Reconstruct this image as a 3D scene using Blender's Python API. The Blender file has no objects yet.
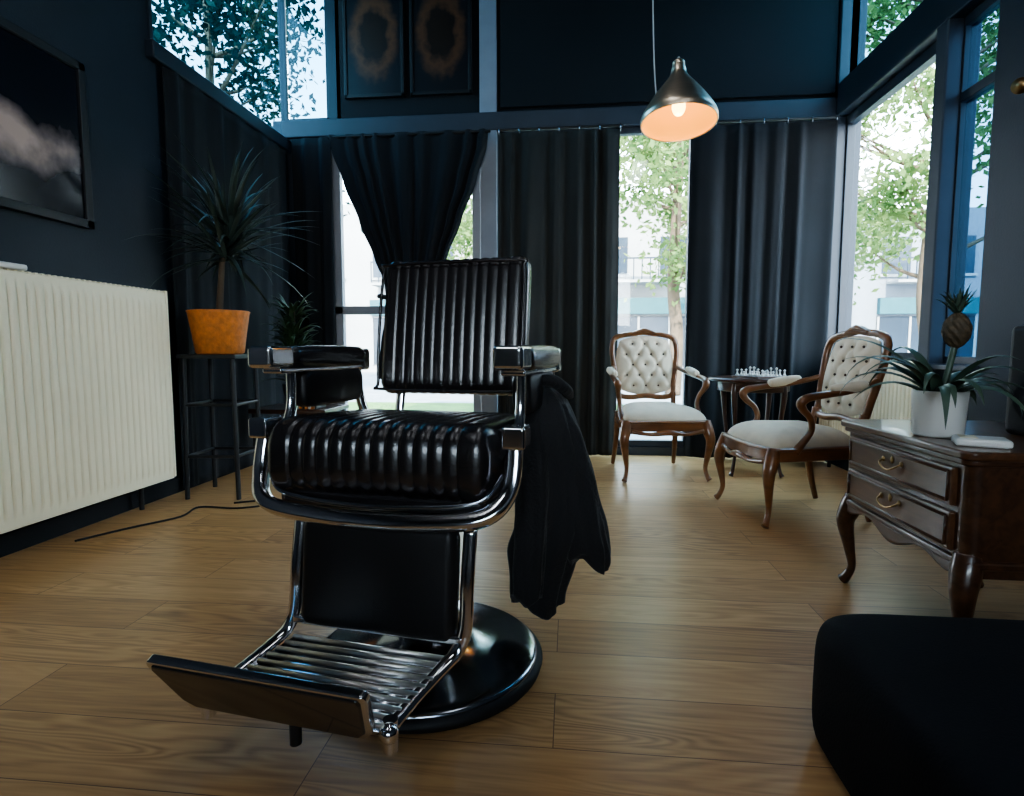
import bpy, bmesh, math, random
from mathutils import Vector, Matrix
random.seed(7)
SC=bpy.context.scene
COL=SC.collection
V=Vector
pi=math.pi

# ---------------------------------------------------------------- materials
def M(name,col,rough=.5,metal=0,bump=0,bscale=60,var=0,vscale=5,coat=0,emis=None,estr=0,spec=.5,stretch=(1,1,1),sheen=0,distort=0):
    m=bpy.data.materials.new(name); m.use_nodes=True
    nt=m.node_tree; b=nt.nodes['Principled BSDF']
    b.inputs['Base Color'].default_value=(*col,1)
    b.inputs['Roughness'].default_value=rough
    b.inputs['Metallic'].default_value=metal
    b.inputs['Specular IOR Level'].default_value=spec
    b.inputs['Coat Weight'].default_value=coat
    b.inputs['Sheen Weight'].default_value=sheen
    if emis:
        b.inputs['Emission Color'].default_value=(*emis,1); b.inputs['Emission Strength'].default_value=estr
    tc=nt.nodes.new('ShaderNodeTexCoord'); mp=nt.nodes.new('ShaderNodeMapping')
    mp.inputs['Scale'].default_value=stretch
    nt.links.new(tc.outputs['Object'],mp.inputs[0])
    if var>0:
        n=nt.nodes.new('ShaderNodeTexNoise'); n.inputs['Scale'].default_value=vscale; n.inputs['Detail'].default_value=5
        n.inputs['Distortion'].default_value=distort
        nt.links.new(mp.outputs[0],n.inputs['Vector'])
        r=nt.nodes.new('ShaderNodeValToRGB')
        r.color_ramp.elements[0].position=.3; r.color_ramp.elements[1].position=.7
        r.color_ramp.elements[0].color=(*[c*(1-var) for c in col],1)
        r.color_ramp.elements[1].color=(*[min(1,c*(1+var)) for c in col],1)
        nt.links.new(n.outputs['Fac'],r.inputs[0]); nt.links.new(r.outputs[0],b.inputs['Base Color'])
    if bump>0:
        n2=nt.nodes.new('ShaderNodeTexNoise'); n2.inputs['Scale'].default_value=bscale; n2.inputs['Detail'].default_value=4
        nt.links.new(mp.outputs[0],n2.inputs['Vector'])
        bp=nt.nodes.new('ShaderNodeBump'); bp.inputs['Strength'].default_value=bump; bp.inputs['Distance'].default_value=.01
        nt.links.new(n2.outputs['Fac'],bp.inputs['Height']); nt.links.new(bp.outputs[0],b.inputs['Normal'])
    return m

m_wall=M('navy_wall_paint',(.010,.017,.028),.6,bump=.1,bscale=90,var=.1)
m_wallf=M('grey_wall_paint',(.07,.08,.095),.7,var=.1)
m_black=M('black_fabric_panel',(.006,.008,.011),.9,bump=.2,bscale=200)
m_ceil=M('dark_ceiling',(.02,.025,.035),.9,var=.1)
m_curt=M('curtain_black',(.007,.009,.012),.95,bump=.25,bscale=350,var=.15,vscale=3,sheen=.02)
m_curt2=M('curtain_charcoal',(.027,.028,.026),.95,bump=.25,bscale=350,var=.15,vscale=3,sheen=.05)
m_frame=M('frame_blue_grey',(.032,.042,.058),.5,var=.1)
m_frame_d=M('frame_dark',(.016,.025,.038),.45,var=.1)
m_post=M('post_grey',(.26,.29,.34),.5,var=.1)
m_upvc=M('white_frame',(.30,.32,.36),.4,var=.03)
m_rad=M('radiator_cream',(.93,.84,.61),.35,var=.03,vscale=2)
m_leather=M('black_leather',(.013,.011,.012),.26,bump=.08,bscale=260,var=.2,vscale=8,spec=1.0)
m_leather_m=M('black_leather_matt',(.010,.009,.010),.45,bump=.08,bscale=260,var=.2,vscale=8,spec=.45)
m_chrome=M('chrome',(.80,.80,.82),.13,1,var=.04,vscale=6)
m_chrome_b=M('brushed_chrome',(.68,.65,.61),.3,1,var=.06,vscale=6)
m_chrome_d=M('dark_chrome',(.44,.47,.52),.18,1,var=.1,vscale=6)
m_toe=M('toe_plate_black',(.02,.018,.018),.12,var=.3,vscale=5,spec=.9,coat=.6)
m_rubber=M('black_rubber',(.01,.01,.012),.6,bump=.05)
m_wood=M('chair_walnut',(.18,.072,.026),.3,var=.35,vscale=6,stretch=(1,1,3),coat=.4)
m_dres=M('dresser_mahogany',(.062,.026,.012),.3,var=.45,vscale=5,stretch=(.6,6,6),coat=.4,distort=1)
m_dres_t=M('dresser_top_wood',(.10,.043,.019),.28,var=.4,vscale=6,stretch=(.6,5,5),coat=.4,distort=1)
m_cream=M('cream_upholstery',(.70,.60,.455),.85,bump=.2,bscale=300,var=.08,vscale=12,sheen=.2)
m_brass=M('brass',(.30,.20,.10),.35,1,var=.1)
m_jacket=M('jacket_cloth',(.011,.011,.013),.8,bump=.4,bscale=120,var=.2,sheen=.1)
m_pouf=M('pouf_cloth',(.005,.007,.011),.85,bump=.2,bscale=200,var=.15,spec=.2)
m_terr=M('woven_terracotta',(.62,.20,.045),.6,bump=.5,bscale=40,var=.2,vscale=30)
m_soil=M('soil',(.03,.02,.012),.95,bump=.6,bscale=60,var=.3)
m_leaf=M('dracaena_leaf',(.045,.07,.060),.33,var=.3,vscale=10,spec=.7)
m_fern=M('fern_leaf',(.035,.065,.028),.45,var=.4,vscale=10)
m_leaf2=M('pineapple_leaf',(.06,.10,.07),.4,var=.3,vscale=10)
m_bark=M('bark',(.10,.07,.045),.9,bump=.6,bscale=30,var=.3)
m_whitep=M('white_ceramic',(.80,.79,.75),.3,var=.03)
m_blackmetal=M('black_metal',(.012,.013,.015),.45,var=.1)
m_alu=M('brushed_aluminium',(.80,.66,.50),.36,1,bump=.05,bscale=100,var=.08,stretch=(1,1,12))
m_shade_in=M('shade_inner',(.85,.42,.05),.7,emis=(1,.50,.04),estr=.34,var=.03)  # bulb's glow on the shade put into colour and emission
m_bulb=M('bulb_glow',(1,.7,.4),.4,emis=(1,.70,.22),estr=4)
m_dark_table=M('side_table_wood',(.05,.02,.012),.3,var=.3,coat=.4)
m_glassy=M('crystal',(.50,.50,.47),.25,var=.05,spec=.6)
m_pine=M('pineapple_skin',(.08,.055,.03),.6,bump=.7,bscale=70,var=.5,vscale=60)
m_paper=M('magazine_paper',(.6,.58,.55),.6,var=.1)
m_orange=M('magazine_orange',(.75,.26,.06),.5,var=.1)
m_teal=M('shop_sign_teal',(.012,.09,.11),.5,var=.1)
m_asphalt=M('asphalt',(.26,.27,.29),.9,var=.15,vscale=2)
m_grass=M('grass',(.08,.18,.035),.9,var=.4,vscale=3)
m_facade=M('facade_pale',(.34,.34,.34),.8,var=.08,vscale=.6)
m_facade2=M('facade_grey',(.20,.23,.27),.8,var=.08,vscale=.6)
m_fglass=M('facade_glass',(.025,.04,.06),.2,var=.2,vscale=.5,spec=.4)
m_fillglow=M('fill_light_diffuser',(.9,.9,.9),.5,emis=(.90,.94,1),estr=3.6)  # glowing surface of the added fill panels

def leafmat(name,c1,c2):
    m=bpy.data.materials.new(name); m.use_nodes=True; nt=m.node_tree
    out=nt.nodes['Material Output']; nt.nodes.remove(nt.nodes['Principled BSDF'])
    n=nt.nodes.new('ShaderNodeTexNoise'); n.inputs['Scale'].default_value=1.3
    tc=nt.nodes.new('ShaderNodeTexCoord'); nt.links.new(tc.outputs['Object'],n.inputs['Vector'])
    r=nt.nodes.new('ShaderNodeValToRGB'); r.color_ramp.elements[0].position=.35; r.color_ramp.elements[1].position=.65
    r.color_ramp.elements[0].color=(*c1,1); r.color_ramp.elements[1].color=(*c2,1)
    nt.links.new(n.outputs['Fac'],r.inputs[0])
    d=nt.nodes.new('ShaderNodeBsdfDiffuse'); t=nt.nodes.new('ShaderNodeBsdfTranslucent'); mx=nt.nodes.new('ShaderNodeMixShader')
    nt.links.new(r.outputs[0],d.inputs[0]); nt.links.new(r.outputs[0],t.inputs[0])
    mx.inputs[0].default_value=.45
    nt.links.new(d.outputs[0],mx.inputs[1]); nt.links.new(t.outputs[0],mx.inputs[2]); nt.links.new(mx.outputs[0],out.inputs[0])
    return m
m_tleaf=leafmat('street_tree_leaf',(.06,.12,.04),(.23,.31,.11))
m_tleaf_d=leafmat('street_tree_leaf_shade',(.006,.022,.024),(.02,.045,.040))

m_glass=bpy.data.materials.new('window_glass'); m_glass.use_nodes=True
nt=m_glass.node_tree; nt.nodes.remove(nt.nodes['Principled BSDF'])
tr=nt.nodes.new('ShaderNodeBsdfTransparent'); gl=nt.nodes.new('ShaderNodeBsdfGlossy'); gl.inputs['Roughness'].default_value=.03
tr.inputs[0].default_value=(.93,.96,.97,1)
mx=nt.nodes.new('ShaderNodeMixShader'); mx.inputs[0].default_value=.05
nt.links.new(tr.outputs[0],mx.inputs[1]); nt.links.new(gl.outputs[0],mx.inputs[2]); nt.links.new(mx.outputs[0],nt.nodes['Material Output'].inputs[0])
def tint(nm,c):
    g=m_glass.copy(); g.name=nm
    for n in g.node_tree.nodes:
        if n.type=='BSDF_TRANSPARENT': n.inputs[0].default_value=(*c,1)
    return g
m_glass_b=tint('window_glass_tinted',(.26,.38,.48))
m_glass_u=tint('window_glass_upper',(.36,.52,.60))

def floor_mat():
    m=bpy.data.materials.new('oak_laminate'); m.use_nodes=True; nt=m.node_tree; b=nt.nodes['Principled BSDF']; L=nt.links
    tc=nt.nodes.new('ShaderNodeTexCoord')
    br=nt.nodes.new('ShaderNodeTexBrick'); br.inputs['Scale'].default_value=1
    br.inputs['Brick Width'].default_value=1.35; br.inputs['Row Height'].default_value=.2
    br.inputs['Mortar Size'].default_value=.0013; br.inputs['Mortar Smooth'].default_value=.3; br.offset=.37; br.offset_frequency=2
    br.inputs['Color1'].default_value=(0,0,0,1); br.inputs['Color2'].default_value=(1,1,1,1); br.inputs['Mortar'].default_value=(.5,.5,.5,1)
    br.inputs['Bias'].default_value=0
    mp0=nt.nodes.new('ShaderNodeMapping'); mp0.inputs['Location'].default_value=(-.16,.04,0)
    L.new(tc.outputs['Object'],mp0.inputs[0]); L.new(mp0.outputs[0],br.inputs['Vector'])
    mul=nt.nodes.new('ShaderNodeVectorMath'); mul.operation='MULTIPLY'; mul.inputs[1].default_value=(13.7,7.3,3.1)
    L.new(br.outputs['Color'],mul.inputs[0])
    add=nt.nodes.new('ShaderNodeVectorMath'); add.operation='ADD'; L.new(tc.outputs['Object'],add.inputs[0]); L.new(mul.outputs[0],add.inputs[1])
    mp=nt.nodes.new('ShaderNodeMapping'); mp.inputs['Scale'].default_value=(.9,7,1); L.new(add.outputs[0],mp.inputs[0])
    n1=nt.nodes.new('ShaderNodeTexNoise'); n1.inputs['Scale'].default_value=1.0; n1.inputs['Detail'].default_value=2; n1.inputs['Distortion'].default_value=.5
    L.new(mp.outputs[0],n1.inputs['Vector'])
    mm=nt.nodes.new('ShaderNodeMath'); mm.operation='MULTIPLY'; mm.inputs[1].default_value=120; L.new(n1.outputs['Fac'],mm.inputs[0])
    sn=nt.nodes.new('ShaderNodeMath'); sn.operation='SINE'; L.new(mm.outputs[0],sn.inputs[0])
    mp2=nt.nodes.new('ShaderNodeMapping'); mp2.inputs['Scale'].default_value=(2.4,60,1); L.new(add.outputs[0],mp2.inputs[0])
    n2=nt.nodes.new('ShaderNodeTexNoise'); n2.inputs['Scale'].default_value=1; n2.inputs['Detail'].default_value=5; n2.inputs['Roughness'].default_value=.6; L.new(mp2.outputs[0],n2.inputs['Vector'])
    n3=nt.nodes.new('ShaderNodeTexNoise'); n3.inputs['Scale'].default_value=1.6; L.new(add.outputs[0],n3.inputs['Vector'])
    pr=nt.nodes.new('ShaderNodeMapRange'); pr.inputs[1].default_value=.42; pr.inputs[2].default_value=.62; pr.inputs[3].default_value=.02; pr.inputs[4].default_value=.10; L.new(n3.outputs['Fac'],pr.inputs[0])
    a=nt.nodes.new('ShaderNodeMath'); a.operation='MULTIPLY_ADD'; a.inputs[2].default_value=.235; L.new(sn.outputs[0],a.inputs[0]); L.new(pr.outputs[0],a.inputs[1])
    c=nt.nodes.new('ShaderNodeMath'); c.operation='MULTIPLY_ADD'; c.inputs[1].default_value=.46; L.new(n2.outputs['Fac'],c.inputs[0]); L.new(a.outputs[0],c.inputs[2])
    sep=nt.nodes.new('ShaderNodeSeparateColor'); L.new(br.outputs['Color'],sep.inputs[0])
    d=nt.nodes.new('ShaderNodeMath'); d.operation='MULTIPLY_ADD'; d.inputs[1].default_value=.18; L.new(sep.outputs[0],d.inputs[0]); L.new(c.outputs[0],d.inputs[2])
    r=nt.nodes.new('ShaderNodeValToRGB'); L.new(d.outputs[0],r.inputs[0])
    r.color_ramp.elements[0].position=.25; r.color_ramp.elements[0].color=(.20,.095,.040,1)
    r.color_ramp.elements[1].position=.82; r.color_ramp.elements[1].color=(.70,.43,.205,1)
    e=r.color_ramp.elements.new(.52); e.color=(.50,.275,.118,1)
    mix=nt.nodes.new('ShaderNodeMixRGB'); mix.inputs[2].default_value=(.12,.055,.026,1)
    L.new(br.outputs['Fac'],mix.inputs[0]); L.new(r.outputs[0],mix.inputs[1]); L.new(mix.outputs[0],b.inputs['Base Color'])
    b.inputs['Roughness'].default_value=.34; b.inputs['Specular IOR Level'].default_value=.5
    bp=nt.nodes.new('ShaderNodeBump'); bp.inputs['Strength'].default_value=.12; bp.inputs['Distance'].default_value=.002
    L.new(d.outputs[0],bp.inputs['Height']); L.new(bp.outputs[0],b.inputs['Normal'])
    return m
m_floor=floor_mat()

# ---------------------------------------------------------------- geometry helpers
def E(name,loc=(0,0,0),rz=0):
    o=bpy.data.objects.new(name,None); o.empty_display_size=.1
    o.location=loc; o.rotation_euler=(0,0,math.radians(rz)); COL.objects.link(o); return o
def mk(name,verts,faces,mat,parent=None,smooth=True,loc=(0,0,0),rot=(0,0,0)):
    me=bpy.data.meshes.new(name); me.from_pydata([tuple(v) for v in verts],[],faces)
    bm=bmesh.new(); bm.from_mesh(me); bmesh.ops.recalc_face_normals(bm,faces=bm.faces); bm.to_mesh(me); bm.free()
    if smooth: me.polygons.foreach_set('use_smooth',[True]*len(me.polygons))
    if mat: me.materials.append(mat)
    o=bpy.data.objects.new(name,me); COL.objects.link(o); o.location=loc; o.rotation_euler=rot
    if parent: o.parent=parent
    return o
def box(name,a,b,mat,parent=None,bev=0,rot=(0,0,0),seg=3):
    c=[(a[i]+b[i])/2 for i in range(3)]; h=[abs(b[i]-a[i])/2 for i in range(3)]
    vs=[(x*h[0],y*h[1],z*h[2]) for x in(-1,1) for y in(-1,1) for z in(-1,1)]
    fs=[(0,1,3,2),(4,6,7,5),(0,4,5,1),(2,3,7,6),(0,2,6,4),(1,5,7,3)]
    o=mk(name,vs,fs,mat,parent,smooth=bev>0,loc=c,rot=rot)
    if bev>0:
        m=o.modifiers.new('b','BEVEL'); m.width=bev; m.segments=seg; m.harden_normals=True
    return o
def surf(name,nu,nv,f,mat,parent=None,cu=False,cv=False,caps=False,loc=(0,0,0),rot=(0,0,0),solid=0):
    vs=[];fs=[]
    for i in range(nu):
        for j in range(nv):
            vs.append(V(f(i/(nu if cu else nu-1),j/(nv if cv else nv-1))))
    for i in range(nu if cu else nu-1):
        for j in range(nv if cv else nv-1):
            i2=(i+1)%nu;j2=(j+1)%nv
            fs.append((i*nv+j,i2*nv+j,i2*nv+j2,i*nv+j2))
    if caps:
        fs.append(tuple(range(nv))); fs.append(tuple((nu-1)*nv+j for j in range(nv)))
    o=mk(name,vs,fs,mat,parent,loc=loc,rot=rot)
    if solid:
        s=o.modifiers.new('s','SOLIDIFY'); s.thickness=solid; s.offset=0
    return o
def catmull(pts,sub,closed=False):
    n=len(pts);out=[]
    rng=range(n) if closed else range(n-1)
    for i in rng:
        if closed: p=[pts[(i+k-1)%n] for k in range(4)]
        else: p=[pts[max(0,i-1)],pts[i],pts[i+1],pts[min(n-1,i+2)]]
        for s in range(sub):
            t=s/sub
            out.append([.5*((2*p[1][k])+(-p[0][k]+p[2][k])*t+(2*p[0][k]-5*p[1][k]+4*p[2][k]-p[3][k])*t*t+(-p[0][k]+3*p[1][k]-3*p[2][k]+p[3][k])*t**3) for k in range(len(p[1]))])
    if not closed: out.append(list(pts[-1]))
    return out
def sweep(name,pts,rad,mat,parent=None,seg=10,sub=6,closed=False,flat=(1,1),up=None,sq=1.0):
    if not isinstance(rad,(list,tuple)): rad=[rad]*len(pts)
    P=[list(p)+[r] for p,r in zip(pts,rad)]
    if sub>1: P=catmull(P,sub,closed)
    pos=[V(p[:3]) for p in P]; R=[max(1e-4,p[3]) for p in P]; n=len(pos)
    vs=[];fs=[];prev=None
    for i in range(n):
        if closed: t=pos[(i+1)%n]-pos[i-1]
        else: t=pos[min(n-1,i+1)]-pos[max(0,i-1)]
        t.normalize()
        if up is not None:
            s=t.cross(V(up)); 
            if s.length<1e-3: s=t.cross(V((.1,.9,.3)))
            s.normalize()
        else:
            if prev is None:
                s=t.cross(V((0,0,1)) if abs(t.z)<.9 else V((0,1,0)))
            else: s=prev-t*prev.dot(t)
            s.normalize(); prev=s
        u=s.cross(t)
        for k in range(seg):
            a=2*pi*(k+.5)/seg; ca,sa=math.cos(a),math.sin(a)
            ca=math.copysign(abs(ca)**sq,ca); sa=math.copysign(abs(sa)**sq,sa)
            vs.append(pos[i]+s*ca*R[i]*flat[0]+u*sa*R[i]*flat[1])
    for i in range(n if closed else n-1):
        for k in range(seg):
            i2=(i+1)%n;k2=(k+1)%seg
            fs.append((i*seg+k,i2*seg+k,i2*seg+k2,i*seg+k2))
    if not closed: fs.append(tuple(range(seg))); fs.append(tuple((n-1)*seg+k for k in range(seg)))
    return mk(name,vs,fs,mat,parent)
def cyl(name,p,q,r,mat,parent=None,r2=None,seg=24):
    o=sweep(name,[p,q],[r,r if r2 is None else r2],mat,parent,seg=seg,sub=1)
    e=o.modifiers.new('e','EDGE_SPLIT'); e.split_angle=math.radians(50); return o
def lathe(name,prof,mat,parent=None,loc=(0,0,0),rot=(0,0,0),seg=48,sub=0,wob=None):
    if sub: prof=catmull(prof,sub)
    def f(u,v):
        r,z=prof[min(len(prof)-1,int(round(u*(len(prof)-1))))][:2]
        a=2*pi*v; k=1 if wob is None else wob(a,z)
        return (r*k*math.cos(a),r*k*math.sin(a),z)
    return surf(name,len(prof),seg,f,mat,parent,cv=True,loc=loc,rot=rot)
def prism(name,outl,z0,z1,mat,parent=None,bev=.01):
    n=len(outl); vs=[(x,y,z0) for x,y in outl]+[(x,y,z1) for x,y in outl]
    fs=[tuple(range(n)),tuple(range(n,2*n))]+[(i,(i+1)%n,n+(i+1)%n,n+i) for i in range(n)]
    o=mk(name,vs,fs,mat,parent)
    if bev:
        m=o.modifiers.new('b','BEVEL'); m.width=bev; m.segments=3; m.angle_limit=math.radians(50); m.harden_normals=True
    return o
def dome(name,outl,z0,z1,mat,parent=None,rings=12,p=3,cx=0,cy=0):
    n=len(outl);vs=[];fs=[]
    for i in range(rings):
        a=(i/(rings-1))*pi/2; s=math.cos(a)**.6 if i<rings-1 else 0.02; s=max(s,.02)
        z=z0+(z1-z0)*(1-s**p)**(.6)
        for x,y in outl: vs.append((cx+(x-cx)*s,cy+(y-cy)*s,z))
    for i in range(rings-1):
        for k in range(n): fs.append((i*n+k,i*n+(k+1)%n,(i+1)*n+(k+1)%n,(i+1)*n+k))
    fs.append(tuple((rings-1)*n+k for k in range(n))); fs.append(tuple(range(n)))
    return mk(name,vs,fs,mat,parent)
def ball(name,c,r,mat,parent=None,s=(1,1,1),seg=16):
    return surf(name,seg//2+1,seg,lambda u,v:(c[0]+r*s[0]*math.sin(pi*max(.002,min(.998,u)))*math.cos(2*pi*v),c[1]+r*s[1]*math.sin(pi*max(.002,min(.998,u)))*math.sin(2*pi*v),c[2]-r*s[2]*math.cos(pi*u)),mat,parent,cv=True)

def ribbed(name,W,D,T,mat,parent,ribs,ribw,gd=.008,Rx=.04,Rp=.05,loc=(0,0,0),rot=(0,0,0),crown=.012,nprof=64,taper=0):
    N=160
    xs=[-W/2+W*i/N for i in range(N+1)]
    e=[.0008,.004,.012]
    xs=[-W/2+k for k in e]+[x for x in xs if -W/2+.015<x<W/2-.015]+[W/2-k for k in reversed(e)]
    half=ribs*ribw/2
    def off(x):
        q=max(0,abs(x)-(W/2-Rx)); d=Rx-math.sqrt(max(0,Rx*Rx-q*q))
        g=0
        if ribs and abs(x)<=half+.004:
            ph=((x+half)/ribw)%1.0
            g=gd*(1-abs(math.sin(pi*ph))**.5)
        else:
            qq=(abs(x)-half)/(W/2-half); g=-crown*.25*math.sin(pi*min(1,max(0,qq)))
        return d,g
    def f(u,v):
        x=xs[min(len(xs)-1,int(round(u*(len(xs)-1))))]
        d,g=off(x)
        a=D/2-d-g; b=T/2-d*min(1,T/2/Rx*.9)-g
        a=max(a,.003);b=max(b,.003)
        r=min(Rp,a*.98,b*.98)
        L=[2*(b-r),pi*r/2,2*(a-r),pi*r/2,2*(b-r),pi*r/2,2*(a-r),pi*r/2]
        s=v*sum(L); y=z=0
        for i,l in enumerate(L):
            if s<=l or i==7: break
            s-=l
        s=min(s,l)
        k=i//2
        if i%2==0:
            p=[(a,-(b-r)+s),(a-r-s,b),(-a,(b-r)-s),(-(a-r)+s,-b)][k]
        else:
            th=k*pi/2+s/max(r,1e-6)
            cc=[(a-r,b-r),(-(a-r),b-r),(-(a-r),-(b-r)),(a-r,-(b-r))][k]
            p=(cc[0]+r*math.cos(th),cc[1]+r*math.sin(th))
        y,z=p
        z+=math.copysign(crown,z)*(1-(y/(D/2))**2)*(1-(x/(W/2))**4)*abs(z)/(T/2)
        return (x*(1+taper*y/D),y,z)
    return surf(name,len(xs),nprof,f,mat,parent,cv=True,caps=True,loc=loc,rot=rot)

def add_blade(vs,fs,o,az,el,L,w,droop,n=9,twist=0):
    o=V(o); p=V(o); e=el
    side=V((-math.sin(az),math.cos(az),0))
    base=len(vs)
    for i in range(n+1):
        t=i/n
        ww=w*(min(1,.5+t*3))*(1-t**2.2)+.0006
        dr=V((math.cos(az)*math.cos(e),math.sin(az)*math.cos(e),math.sin(e)))
        up=side.cross(dr)
        vs.append(p-side*ww*.5+up*ww*.12); vs.append(V(p)-up*ww*.1); vs.append(p+side*ww*.5+up*ww*.12)
        p=p+dr*(L/n); e-=droop/n*(.4+1.2*t)
    for i in range(n):
        b=base+i*3
        fs.append((b,b+1,b+4,b+3)); fs.append((b+1,b+2,b+5,b+4))

def curtain(name,x0,x1,z0,z1,mat,parent,axis='x',at=0,folds=9,amp=.035,widthf=None,seed=0,nz=40):
    rr=random.Random(seed); ph=[rr.uniform(0,6.28) for _ in range(8)]
    def f(u,v):
        z=z1+(z0-z1)*v
        if widthf:
            a,b=widthf(v); x=a+(b-a)*u
        else:
            x=x0+(x1-x0)*u+.012*math.sin(v*3+ph[0])*(u-.5)
        A=amp*(.55+.45*math.sin(u*6+ph[1]+v*.8)**2)
        uu=u+.035*math.sin(u*8+ph[2])+.02*math.sin(u*17+ph[5])+.008*v*math.sin(5*u+ph[3])
        top=max(0,1-v*6)
        w=A*(1-.3*top)*math.sin(2*pi*folds*uu)
        w+=A*.30*math.sin(2*pi*folds*2.3*uu+ph[4]+v*1.6)*(.5+v)
        w+=A*.25*math.sin(2*pi*folds*.5*uu+ph[6]+v*2)
        return (x,at+w,z) if axis=='x' else (at+w,x,z)
    return surf(name,folds*20,nz,f,mat,parent,solid=.004)

# ---------------------------------------------------------------- ROOM
XL,XR,YB,YF,H=-2.38,2.0,4.72,-2.6,3.95
box('floor',(XL-.2,YF-.2,-.1),(XR+.2,YB+.12,0),m_floor)
box('ceiling',(XL-.2,YF-.2,H),(XR+.2,YB+.25,H+.15),m_ceil)
FX0,FX1,FZ0,FZ1=-.9,1.3,1.3,2.5  # opening made in the unseen front wall to admit fill light
wf_=E('wall_front')
box('lower',(XL-.2,YF-.2,0),(XR+.2,YF,FZ0),m_wallf,wf_)
box('upper',(XL-.2,YF-.2,FZ1),(XR+.2,YF,H),m_wallf,wf_)
box('pier_1',(XL-.2,YF-.2,FZ0),(FX0,YF,FZ1),m_wallf,wf_)
box('pier_2',(FX1,YF-.2,FZ0),(XR+.2,YF,FZ1),m_wallf,wf_)
wl=E('wall_left'); box('solid_part',(XL-.2,YF,0),(XL,3.15,H),m_wall,wl)
box('lower_part',(XL-.2,3.15,0),(XL,YB,2.56),m_wall,wl)
wr=E('wall_right'); box('solid_part',(XR,YF,0),(XR+.2,3.05,H),m_wall,wr)
box('parapet',(XR,3.05,0),(XR+.2,YB+.12,.78),m_wall,wr)
wb=E('wall_back'); box('header',(-1.93,YB,2.76),(XR,YB+.12,H),m_black,wb)
box('kick',(XL,YB,0),(XR,YB+.12,.07),m_frame_d,wb)
box('transom_beam',(XL-.1,YB-.03,2.62),(XR,YB+.14,2.76),m_frame,wb,bev=.01)
box('corner_panel',(XL,YB,0.07),(-2.0,YB+.12,2.62),m_wall,wb)
box('pier',(-.74,YB-.02,0),(-.60,YB+.14,H),m_post,wb,bev=.008)
box('upper_stud',(-2.0,YB,2.76),(-1.9,YB+.12,H),m_frame_d,wb)
def winframe(name,a,b,z0,z1,axis,at,mat,t=.05,d=.06,mull=(),trans=(),glass=True,gm=None,j=(1,1)):
    p=E(name)
    def bx(n,u0,u1,v0,v1,dd=d,mt=mat,bev=.004):
        if axis=='x': box(n,(u0,at-dd/2,v0),(u1,at+dd/2,v1),mt,p,bev=bev)
        else: box(n,(at-dd/2,u0,v0),(at+dd/2,u1,v1),mt,p,bev=bev)
    if j[0]: bx('jamb_1',a,a+t,z0,z1)
    if j[1]: bx('jamb_2',b-t,b,z0,z1)
    bx('rail_bottom',a,b,z0,z0+t); bx('rail_top',a,b,z1-t,z1)
    for i,m in enumerate(mull): bx('mullion_%d'%i,m-t/2,m+t/2,z0,z1)
    for i,m in enumerate(trans): bx('transom_%d'%i,a,b,m-t/2,m+t/2)
    if glass: bx('glass',a+t*.5,b-t*.5,z0+t*.5,z1-t*.5,.006,gm or m_glass,0)
    return p
winframe('window_1',-2.0,-.74,.07,2.62,'x',YB+.05,m_upvc,t=.07,trans=(1.2,))
winframe('window_2',-.60,XR,.07,2.62,'x',YB+.05,m_frame,t=.05,mull=(.35,.95))
winframe('window_3',XL,-2.0,2.76,H,'x',YB+.05,m_frame_d,t=.03,j=(0,1),gm=m_glass_u)
winframe('window_4',3.15,YB+.05,2.58,H,'y',XL-.02,m_frame_d,t=.03,gm=m_glass_u)
winframe('window_5',3.42,YB,.78,2.61,'y',XR+.08,m_frame_d,t=.07)
winframe('window_6',3.05,3.42,.78,2.61,'y',XR+.08,m_frame_d,t=.05,trans=(2.2,),gm=m_glass_b)
winframe('window_7',3.05,YB,2.85,H,'y',XR+.08,m_frame_d,t=.05,gm=m_glass_u)
winframe('fill_window',FX0,FX1,FZ0,FZ1,'x',YF-.1,m_frame_d,t=.06,mull=(.2,))  # unseen window added behind the camera for fill light
box('trim_1',(XR-.02,3.05,2.61),(XR+.16,YB+.05,2.85),m_frame_d,None,bev=.01)
box('trim_2',(XR-.03,3.38,.78),(XR+.14,3.48,2.61),m_frame,None,bev=.01)
box('trim_3',(XR-.02,YB-.05,.0),(XR+.16,YB+.14,H),m_frame,None,bev=.008)
box('trim_4',(XR-.04,3.02,.76),(XR+.16,YB-.05,.79),m_frame,None,bev=.005)
box('trim_5',(XL-.02,3.12,2.50),(XL+.05,YB,2.60),m_frame_d,None,bev=.01)
box('baseboard_left',(XL,YF,0),(XL+.015,YB,.09),m_black)
box('baseboard_right',(XR-.015,YF,0),(XR,YB,.09),m_black)

box('blackout_panel',(-.57,YB-.025,2.79),(1.97,YB-.002,H-.03),m_black,None,bev=.004)
curtain('side_drape',3.2,4.62,.02,2.49,m_black,None,axis='y',at=XL+.045,folds=6,amp=.015,seed=5)
curtain('corner_drape',-2.30,-1.97,.02,2.60,m_black,None,at=YB-.06,folds=2,amp=.02,seed=8)

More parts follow.
